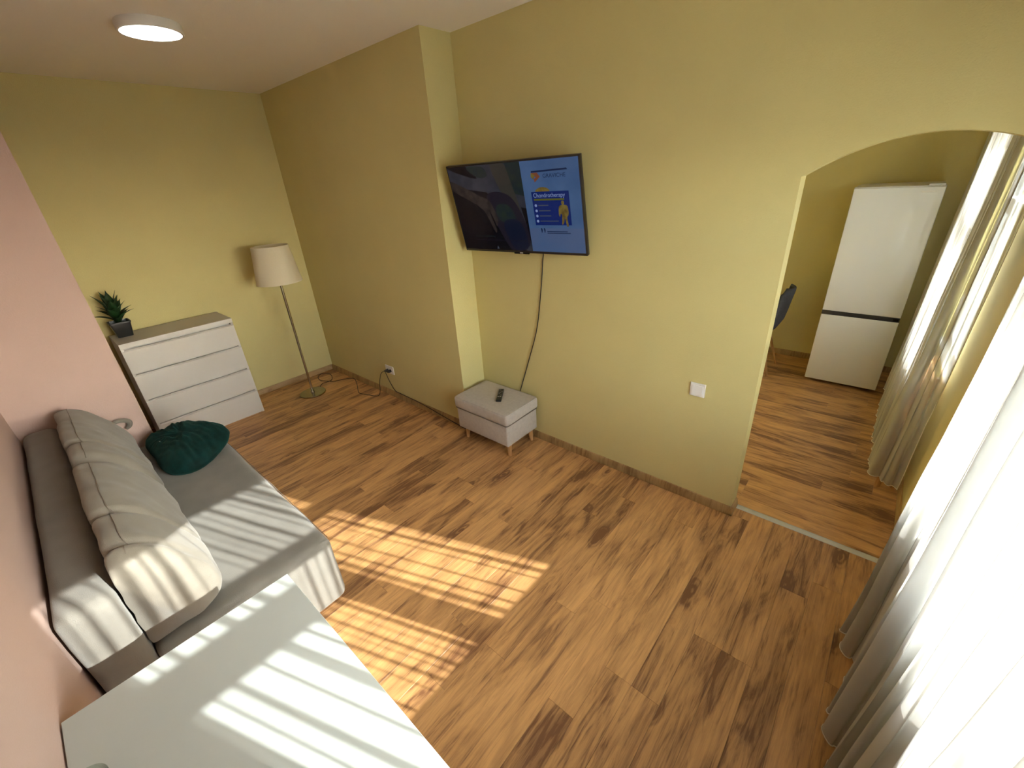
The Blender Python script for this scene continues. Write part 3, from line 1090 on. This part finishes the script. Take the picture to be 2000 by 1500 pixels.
mat_screen('screen_ink', (0.004, 0.012, 0.045), 1.0, 0.10)
mat_screen('screen_orange', (0.14, 0.045, 0.022), 1.0, 0.10)
mat_screen('screen_gold', (0.08, 0.05, 0.010), 1.0, 0.10, rgb2=(0.15, 0.11, 0.025), nscale=30)
mat_screen('screen_olive', (0.07, 0.075, 0.012), 1.0, 0.10)
mat_screen('screen_white', (0.18, 0.24, 0.42), 1.0, 0.10)
mat_screen('screen_greyblue', (0.014, 0.016, 0.024), 1.0, 0.10, rgb2=(0.024, 0.025, 0.034), nscale=12)
mat_screen('screen_skin', (0.026, 0.019, 0.016), 1.0, 0.10, rgb2=(0.012, 0.009, 0.009), nscale=20)
mat_screen('screen_olivegrey', (0.024, 0.022, 0.018), 1.0, 0.10)
mat_screen('screen_teal', (0.004, 0.011, 0.016), 1.0, 0.10, rgb2=(0.009, 0.016, 0.012), nscale=25)
mat_screen('screen_plum', (0.008, 0.006, 0.012), 1.0, 0.10)
mat_screen('screen_deepblue', (0.003, 0.005, 0.016), 1.0, 0.10)
mat_screen('screen_dimtext', (0.045, 0.055, 0.075), 1.0, 0.10)
scr = obj('screen', tvm(box(SL, SR, SB, ST, -0.001, 0.0008)), 'screen_dark', tv)
SWd, SHt = SR - SL, ST - SB
layer = [0.0]


def on(pts, matname, name='screen_picture'):
    """flat print on the display: polygon in screen fractions, origin top left"""
    layer[0] += 0.00002
    bm = bmesh.new()
    z = 0.0009 + layer[0]
    vs = [bm.verts.new((SL + SWd * a, ST - SHt * b, z)) for a, b in pts]
    f = bm.faces.new(vs)
    bmesh.ops.triangulate(bm, faces=[f])
    return obj(name, tvm(bm), matname, scr)


def smoothp(pts, sub=6):
    P = [Vector((a, b, 0)) for a, b in pts]
    n = len(P); out = []
    for i in range(n):
        a, b, c, d = P[i - 1], P[i], P[(i + 1) % n], P[(i + 2) % n]
        for k in range(sub):
            t = k / sub
            q = 0.5 * ((2 * b) + (c - a) * t + (2 * a - 5 * b + 4 * c - d) * t * t + (3 * b - a - 3 * c + d) * t ** 3)
            out.append((min(1, max(0, q.x)), min(1, max(0, q.y))))
    return out


# left photograph: hand reaching to a knee, dark seat behind
on([(0.0, 0.0), (0.62, 0.0), (0.62, 1.0), (0.55, 1.0), (0.44, 0.62), (0.30, 0.30), (0.0, 0.22)], 'screen_greyblue')
on(smoothp([(0.37, 0.0), (0.475, 0.0), (0.52, 0.25), (0.55, 0.52), (0.50, 0.56), (0.42, 0.30)]), 'screen_olivegrey')
on([(0.485, 0.0), (0.60, 0.0), (0.60, 0.36), (0.53, 0.33)], 'screen_teal')
on([(0.56, 0.48), (0.615, 0.50), (0.62, 0.98), (0.60, 0.98), (0.585, 0.72)], 'screen_dark')
on(smoothp([(0.0, 0.0), (0.16, 0.0), (0.24, 0.14), (0.10, 0.08)]), 'screen_dark')
on(smoothp([(0.17, 0.02), (0.30, 0.02), (0.33, 0.12), (0.25, 0.13)]), 'screen_teal')
on(smoothp([(0.30, 0.33), (0.40, 0.30), (0.50, 0.38), (0.57, 0.62), (0.59, 0.90), (0.50, 1.0), (0.42, 0.98), (0.34, 0.70), (0.30, 0.48)]), 'screen_plum')
on(smoothp([(0.36, 0.46), (0.44, 0.44), (0.49, 0.52), (0.50, 0.64), (0.42, 0.66), (0.36, 0.60)]), 'screen_teal')
on(smoothp([(0.40, 0.66), (0.53, 0.64), (0.57, 0.95), (0.45, 0.97)]), 'screen_deepblue')
on(smoothp([(0.0, 0.16), (0.12, 0.24), (0.24, 0.34), (0.31, 0.40), (0.35, 0.58), (0.335, 0.70), (0.315, 0.60), (0.29, 0.50), (0.32, 0.70), (0.325, 0.76), (0.31, 0.77), (0.27, 0.60), (0.24, 0.50), (0.15, 0.40), (0.0, 0.26)]), 'screen_skin')
on([(0.02, 0.32), (0.20, 0.44), (0.30, 0.78), (0.34, 1.0), (0.0, 1.0), (0.0, 0.36)], 'screen_dark')
# right page
on([(0.60, 0.0), (1.0, 0.0), (1.0, 0.72), (0.60, 0.72)], 'screen_page', 'screen_page')
on([(0.60, 0.72), (1.0, 0.72), (1.0, 1.0), (0.60, 1.0)], 'screen_page_low', 'screen_page')
on([(0.675, 0.105), (0.92, 0.095), (0.925, 0.112), (0.675, 0.122)], 'screen_ink')
on([(0.672, 0.125), (0.715, 0.122), (0.735, 0.165), (0.692, 0.222), (0.688, 0.185), (0.705, 0.172)], 'screen_orange')
on([(0.672, 0.125), (0.700, 0.150), (0.685, 0.190), (0.668, 0.165)], 'screen_gold')
on(smoothp([(0.690, 0.318), (0.705, 0.285), (0.74, 0.272), (0.775, 0.285), (0.785, 0.318)]), 'screen_gold')
on([(0.655, 0.318), (0.92, 0.318), (0.92, 0.685), (0.655, 0.685)], 'screen_navy')
on([(0.668, 0.393), (0.885, 0.393), (0.885, 0.413), (0.668, 0.413)], 'screen_olive')
for k, (yb, wd) in enumerate(((0.465, 0.075), (0.523, 0.085), (0.580, 0.085), (0.638, 0.135))):
    cx = 0.676
    on([(cx + 0.009 * math.cos(a * PI / 5), yb + 0.0155 * math.sin(a * PI / 5)) for a in range(10)], 'screen_white')
    on([(0.694, yb - 0.006), (0.694 + wd, yb - 0.006), (0.694 + wd, yb + 0.005), (0.694, yb + 0.005)], 'screen_dimtext')
# golden figure
on([(0.871 + 0.011 * math.cos(a * PI / 6), 0.440 + 0.021 * math.sin(a * PI / 6)) for a in range(12)], 'screen_gold')
on(smoothp([(0.862, 0.462), (0.880, 0.462), (0.902, 0.480), (0.905, 0.560), (0.893, 0.600), (0.897, 0.690), (0.885, 0.692), (0.876, 0.610), (0.866, 0.660), (0.852, 0.672), (0.858, 0.580), (0.850, 0.560), (0.842, 0.590), (0.836, 0.560), (0.842, 0.485)]), 'screen_gold')
on(smoothp([(0.690, 0.722), (0.698, 0.720), (0.701, 0.745), (0.694, 0.775)]), 'screen_ink')
on(smoothp([(0.712, 0.722), (0.720, 0.720), (0.723, 0.745), (0.716, 0.775)]), 'screen_ink')
for k, (yb, x0, x1) in enumerate(((0.757, 0.735, 0.885), (0.775, 0.735, 0.905), (0.795, 0.735, 0.86), (0.815, 0.745, 0.84), (0.837, 0.75, 0.83))):
    on([(x0, yb - 0.004), (x1, yb - 0.004), (x1, yb + 0.004), (x0, yb + 0.004)], 'screen_ink' if k < 2 else 'screen_page_low')
on([(0.12, 0.822), (0.30, 0.822), (0.30, 0.832), (0.12, 0.832)], 'screen_teal')
on([(0.12, 0.87), (0.56, 0.87), (0.56, 0.878), (0.12, 0.878)], 'screen_plum')
on([(0.295, 0.985), (0.305, 0.945), (0.315, 0.985)], 'screen_dimtext')


def screen_text(txt, fx, fy, size, matname, width=None):
    cu = bpy.data.curves.new('text_source', 'FONT')
    cu.body = txt
    cu.size = size
    cu.fill_mode = 'BOTH'
    t = bpy.data.objects.new('text_source', cu)
    col.objects.link(t)
    dg = bpy.context.evaluated_depsgraph_get()
    dg.update()
    me = bpy.data.meshes.new_from_object(t.evaluated_get(dg))
    bpy.data.objects.remove(t)
    bm = bmesh.new(); bm.from_mesh(me)
    bpy.data.meshes.remove(me)
    xs = [v.co.x for v in bm.verts]
    sc = (width * SWd / (max(xs) - min(xs))) if width else 1.0
    layer[0] += 0.00002
    for v in bm.verts:
        v.co = Vector((SL + SWd * fx + (v.co.x - min(xs)) * sc, ST - SHt * fy + v.co.y, 0.0009 + layer[0]))
    return obj('screen_lettering', tvm(bm), matname, scr)


screen_text('GRAVICHE', 0.755, 0.178, 0.030, 'screen_ink', 0.155)
screen_text('Chondrotherapy', 0.668, 0.378, 0.034, 'screen_white', 0.225)
obj('logo_bar', tvm(box(-0.06, 0.06, -hh - 0.007, -hh + 0.004, -0.010, 0.0015, 0.002)), 'black_gloss', tv)
obj('logo', tvm(box(-0.012, 0.012, -hh - 0.002, -hh + 0.005, 0.0015, 0.0021, 0.0005)), 'white_plastic', tv)
# bracket
br = bmesh.new()
add_box(br, 2.86, 3.06, YR - 0.018, YR - 0.0005, 1.66, 1.86, 0.003)
obj('wall_plate', br, 'black_plastic', tv)
for ux in (-0.14, 0.14):
    rail = box(ux - 0.015, ux + 0.015, -0.19, 0.17, -0.048, -0.030, 0.002)
    obj('mount_rail', tvm(rail), 'black_plastic', tv)
p0 = TVC + TM @ Vector((0.0, 0.0, -0.048))
obj('mount_arm', tube([(2.96, YR - 0.012, 1.76), tuple(p0 + Vector((0, 0.01, 0))), tuple(p0 + TM @ Vector((0, 0, 0.014)))], 0.020, 12), 'black_plastic', tv)
obj('cross_bar', tvm(box(-0.15, 0.15, -0.02, 0.02, -0.052, -0.040, 0.002)), 'black_plastic', tv)
pc0 = TVC + TM @ Vector((0.10, -0.23, -0.055))
cab = [tuple(pc0), (3.085, 0.225, 1.50), (3.068, 0.2425, 1.44), (3.048, 0.2435, 1.266), (2.998, 0.2435, 0.961), (2.912, 0.2435, 0.699), (2.812, 0.243, 0.42), (2.76, 0.2405, 0.28), (2.66, 0.234, 0.10),
       (2.56, 0.220, 0.012), (2.43, 0.205, 0.008), (2.412, 0.10, 0.008), (2.412, -0.02, 0.008), (2.36, -0.026, 0.008), (2.1, -0.024, 0.030), (1.8, -0.022, 0.062), (1.55, -0.010, 0.0625), (1.40, -0.009, 0.066), (1.330, -0.014, 0.078),
       (1.285, -0.024, 0.16), (1.258, -0.030, 0.235), (1.262, -0.040, 0.275), (1.290, -0.052, 0.292), (1.316, -0.042, 0.297)]
obj('power_cable', tube(spline(cab, 7), 0.0035, 8), 'cord_black', tv, True)
obj('plug', tube([(1.306, -0.046, 0.294), (1.318, -0.038, 0.297), (1.322, -0.012, 0.298)], [0.010, 0.016, 0.016], 12), 'black_plastic', tv)

# ------------------------------------------------------------------ ceiling light
cl = thing('ceiling_light', (1.575, -1.155, H - 0.044), 'round white flush ceiling light, switched on', 'lamp')
CLP = (1.575, -1.155, 0)
obj('housing', lathe([(0, H - 0.0005), (0.146, H - 0.0005), (0.148, H - 0.004), (0.148, H - 0.038), (0.145, H - 0.044), (0.137, H - 0.044), (0.136, H - 0.030), (0, H - 0.030)], CLP, 64), 'white_plastic', cl, True, angle=40)
obj('diffuser', lathe([(0.1355, H - 0.035), (0.1355, H - 0.043), (0.11, H - 0.047), (0.06, H - 0.049), (0, H - 0.0495)], CLP, 64), 'lamp_diffuser', cl, True)

# ------------------------------------------------------------------ fridge
FX0, FX1, FY0, FY1 = 4.463, 5.008, 2.575, 3.135
fg = thing('fridge_freezer', ((FX0 + FX1) / 2, (FY0 + FY1) / 2, 0), 'tall white two door fridge freezer in the kitchen beyond the arch', 'fridge')
obj('cabinet', box(FX0 + 0.003, FX1 - 0.003, FY0 + 0.060, FY1, 0.02, 1.700, 0.004), 'fridge_side', fg, True, angle=40)
obj('top_cover', box(FX0, FX1, FY0 + 0.010, FY1, 1.700, 1.716, 0.004), 'fridge_side', fg, True, angle=40)
ud = obj('door', box(FX0, FX1, FY0, FY0 + 0.056, 0.704, 1.708, 0.006, 3), 'fridge_white', fg, True, angle=40)
ld = obj('door', box(FX0, FX1, FY0, FY0 + 0.056, 0.030, 0.666, 0.006, 3), 'fridge_white', fg, True, angle=40)
obj('handle_strip', box(FX0 + 0.001, FX1 - 0.001, FY0 + 0.004, FY0 + 0.050, 0.666, 0.704, 0.003), 'fridge_dark', fg)
obj('control_tab', box(FX1 - 0.045, FX1 - 0.008, FY0 + 0.0005, FY0 + 0.006, 0.674, 0.696, 0.002), 'black_gloss', fg)
obj('badge', box(FX1 - 0.130, FX1 - 0.045, FY0 - 0.0015, FY0 + 0.001, 1.668, 1.680, 0.0006), 'white_plastic', ud)
obj('hinge_cover', box(FX1 - 0.10, FX1 - 0.01, FY0 + 0.012, FY0 + 0.05, 1.716, 1.728, 0.003), 'fridge_white', fg)
for fx in (FX0 + 0.05, FX1 - 0.05):
    for fy in (FY0 + 0.09, FY1 - 0.06):
        obj('foot', lathe([(0, 0), (0.018, 0), (0.018, 0.02), (0, 0.021)], (fx, fy, 0), 14), 'fridge_dark', fg)

# ------------------------------------------------------------------ dining chair in the kitchen
CHX, CHY = 3.93, 2.66
ch = thing('dining_chair', (CHX, CHY, 0), 'dark grey padded shell chair with thin wooden legs beside the fridge', 'chair')


def shell(u, v, off=0.0):
    """u across the chair (along y), v along the profile from the seat front to the back top"""
    prof = [(-0.235, 0.445), (-0.20, 0.452), (-0.10, 0.440), (0.02, 0.428), (0.12, 0.432), (0.185, 0.465), (0.222, 0.54), (0.240, 0.64), (0.255, 0.74), (0.268, 0.82), (0.272, 0.855)]
    t = v * (len(prof) - 1)
    i = min(int(t), len(prof) - 2); f = t - i
    x = prof[i][0] * (1 - f) + prof[i + 1][0] * f
    z = prof[i][1] * (1 - f) + prof[i + 1][1] * f
    a = 2 * u - 1
    wid = 0.235 - 0.035 * max(0, v - 0.55) / 0.45 - 0.03 * max(0.0, 0.12 - v) / 0.12
    if v > 0.86:
        wid *= math.sqrt(max(0.02, 1 - ((v - 0.86) / 0.16) ** 2))
    lift = 0.075 * abs(a) ** 2.6
    back = max(0.0, (v - 0.35) / 0.65)
    z += lift * (1 - back) * 0.9
    x -= lift * min(1, back * 1.6) * 0.70
    return Vector((CHX + x, CHY + a * wid, z + off))


shb = grid(lambda u, v: shell(u, v), 18, 30)
so_ = obj('shell_seat', shb, 'chair_felt', ch, True)
so_m = so_.modifiers.new('thickness', 'SOLIDIFY'); so_m.thickness = 0.028; so_m.offset = 0
for sx, sy in ((-1, -1), (-1, 1), (1, -1), (1, 1)):
    obj('leg', tube([(CHX + sx * 0.10 + 0.01, CHY + sy * 0.10, 0.418), (CHX + sx * 0.20 + (0.03 if sx > 0 else 0), CHY + sy * 0.19, 0.0)], [0.0155, 0.010], 14), 'chair_wood', ch, True, angle=50)
fb = bmesh.new()
for sx in (-1, 1):
    add_tube(fb, [(CHX + sx * 0.10 + 0.01, CHY - 0.10, 0.404), (CHX + sx * 0.10 + 0.01, CHY + 0.10, 0.404)], 0.008, 8)
for sy in (-1, 1):
    add_tube(fb, [(CHX - 0.09, CHY + sy * 0.10, 0.404), (CHX + 0.11, CHY + sy * 0.10, 0.404)], 0.008, 8)
obj('under_frame', fb, 'black_plastic', ch)

# ------------------------------------------------------------------ folded wooden chair behind the kitchen curtain
FO = thing('folding_chair', (5.17, 1.25, 0), 'folded wooden chair leaning on the window wall behind the kitchen sheer curtain', 'chair')
for fy in (1.07, 1.44):
    obj('leg', tube([(5.120, fy, 0.0), (5.15, fy, 0.40), (5.195, fy, 0.80)], [0.016, 0.016, 0.014], 4), 'beech', FO)
for fy in (1.11, 1.40):
    obj('leg', tube([(5.195, fy, 0.0), (5.165, fy, 0.40), (5.155, fy, 0.47)], [0.014, 0.014, 0.012], 4), 'beech', FO)
for k in range(5):
    z0 = 0.13 + k * 0.068
    dx = 0.022 * (z0 - 0.13) / 0.3
    obj('seat_slat', box(5.112 + dx, 5.128 + dx, 1.085, 1.425, z0, z0 + 0.058, 0.004), 'beech', FO)
for z0 in (0.64, 0.72):
    dx = 0.05 * (z0) / 0.8
    obj('back_slat', box(5.128 + dx, 5.142 + dx, 1.07, 1.44, z0, z0 + 0.055, 0.004), 'beech', FO)


# ------------------------------------------------------------------ sheer curtains
def curtain(name, y0, y1, nf, xfun, ztop, zbot, amp_top, amp_bot, seed, label, rows=46, B=2.1, yfun=None, hemwave=0.012):
    per = 26
    nu = int(nf * per)
    rnd = random.Random(seed)
    ph = [rnd.uniform(0, 6.28) for _ in range(8)]
    length = y1 - y0
    lam = abs(length) / nf

    def fn(u, v):
        # v = 0 top, 1 bottom
        z = ztop + (zbot - ztop) * v
        s = u + 0.016 * math.sin(2 * PI * 2.3 * u + ph[0]) + 0.010 * math.sin(2 * PI * 5.1 * u + ph[1] + 1.2 * v)
        phi = 2 * PI * nf * s + (0.9 * math.sin(2.1 * v + ph[2] + 6 * u) + 0.5 * math.sin(5.0 * v + ph[3] + 11 * u)) * v
        amp = (amp_top * (1 - v) + amp_bot * v) * (0.75 + 0.35 * math.sin(2 * PI * 3.4 * u + ph[4]))
        edge = min(1.0, u / 0.03, (1 - u) / 0.03)
        dx = amp * math.cos(phi) + 0.32 * amp * math.cos(2.37 * phi + ph[5] + 2 * v)
        k = lam / (4 * PI) * (B + 0.5 * math.sin(2 * PI * 2.1 * u + ph[6] + v))
        dy = math.copysign(k, length) * math.sin(2 * phi + 0.6)
        y = y0 + length * u + dy * edge
        if yfun:
            y += yfun(u, v)
        x = xfun(u, v) + dx + 0.010 * noise.noise(Vector((u * 12 + seed, v * 5, 0.3))) * v
        x = min(x, XW - 0.032)
        if z < 1.0:
            x = min(x, XW - 0.022)
        zz_ = z + hemwave * noise.noise(Vector((u * 9 + seed, 1.7, v))) * v
        return Vector((x, y, zz_))
    c = thing(name, ((xfun(0.5, 1)), (y0 + y1) / 2, zbot), label, 'curtain', 'white sheer curtains')
    obj('sheer_panel', grid(fn, nu, rows), 'sheer_voile', c, True)
    hp = [fn(i / nu, 1.0) for i in range(nu + 1)]
    obj('hem', tube(hp, 0.0030, 6), 'hem_thread', c, True)
    sp = [fn(0.0, j / rows) for j in range(rows + 1)]
    obj('side_hem', tube(sp, 0.0022, 6), 'hem_thread', c, True)
    obj('header_tape', tube([fn(i / nu, 0.0) + Vector((0, 0, 0.0)) for i in range(nu + 1)], 0.006, 6), 'hem_thread', c, True)
    return c


curtain('sheer_curtain', -0.20, -2.02, 15, lambda u, v: 5.168 - 0.025 * v - 0.022 * v ** 4, 2.742, 0.028, 0.026, 0.040, 21,
        'floor length white sheer curtain at the living room window, nearest the camera')


def kx(u, v):
    near = max(0.0, 1 - u / 0.09)
    return 5.150 - 0.080 * v - 0.018 * (1 - abs(2 * u - 1)) + near * (0.045 + 0.085 * v)


curtain('sheer_curtain', 0.50, 2.46, 17, kx, 2.742, 0.12, 0.009, 0.018, 5,
        'white sheer curtain hanging short of the floor at the kitchen window beyond the arch',
        B=1.5, yfun=lambda u, v: 0.40 * (1 - u) ** 1.6 * v ** 1.2)
for nm, a, b, lab in (('curtain_rail', -2.10, -0.12, 'white ceiling rail carrying the living room sheer curtain'),
                      ('curtain_rail', 0.44, 2.55, 'white ceiling rail carrying the kitchen sheer curtain')):
    tag(obj(nm, box(5.135, 5.165, a, b, 2.752, 2.7995, 0.003), 'white_plastic'), lab, 'curtain rail', 'ceiling curtain rails')

# drop helper properties
for o in bpy.data.objects:
    if '_o' in o:
        del o['_o']
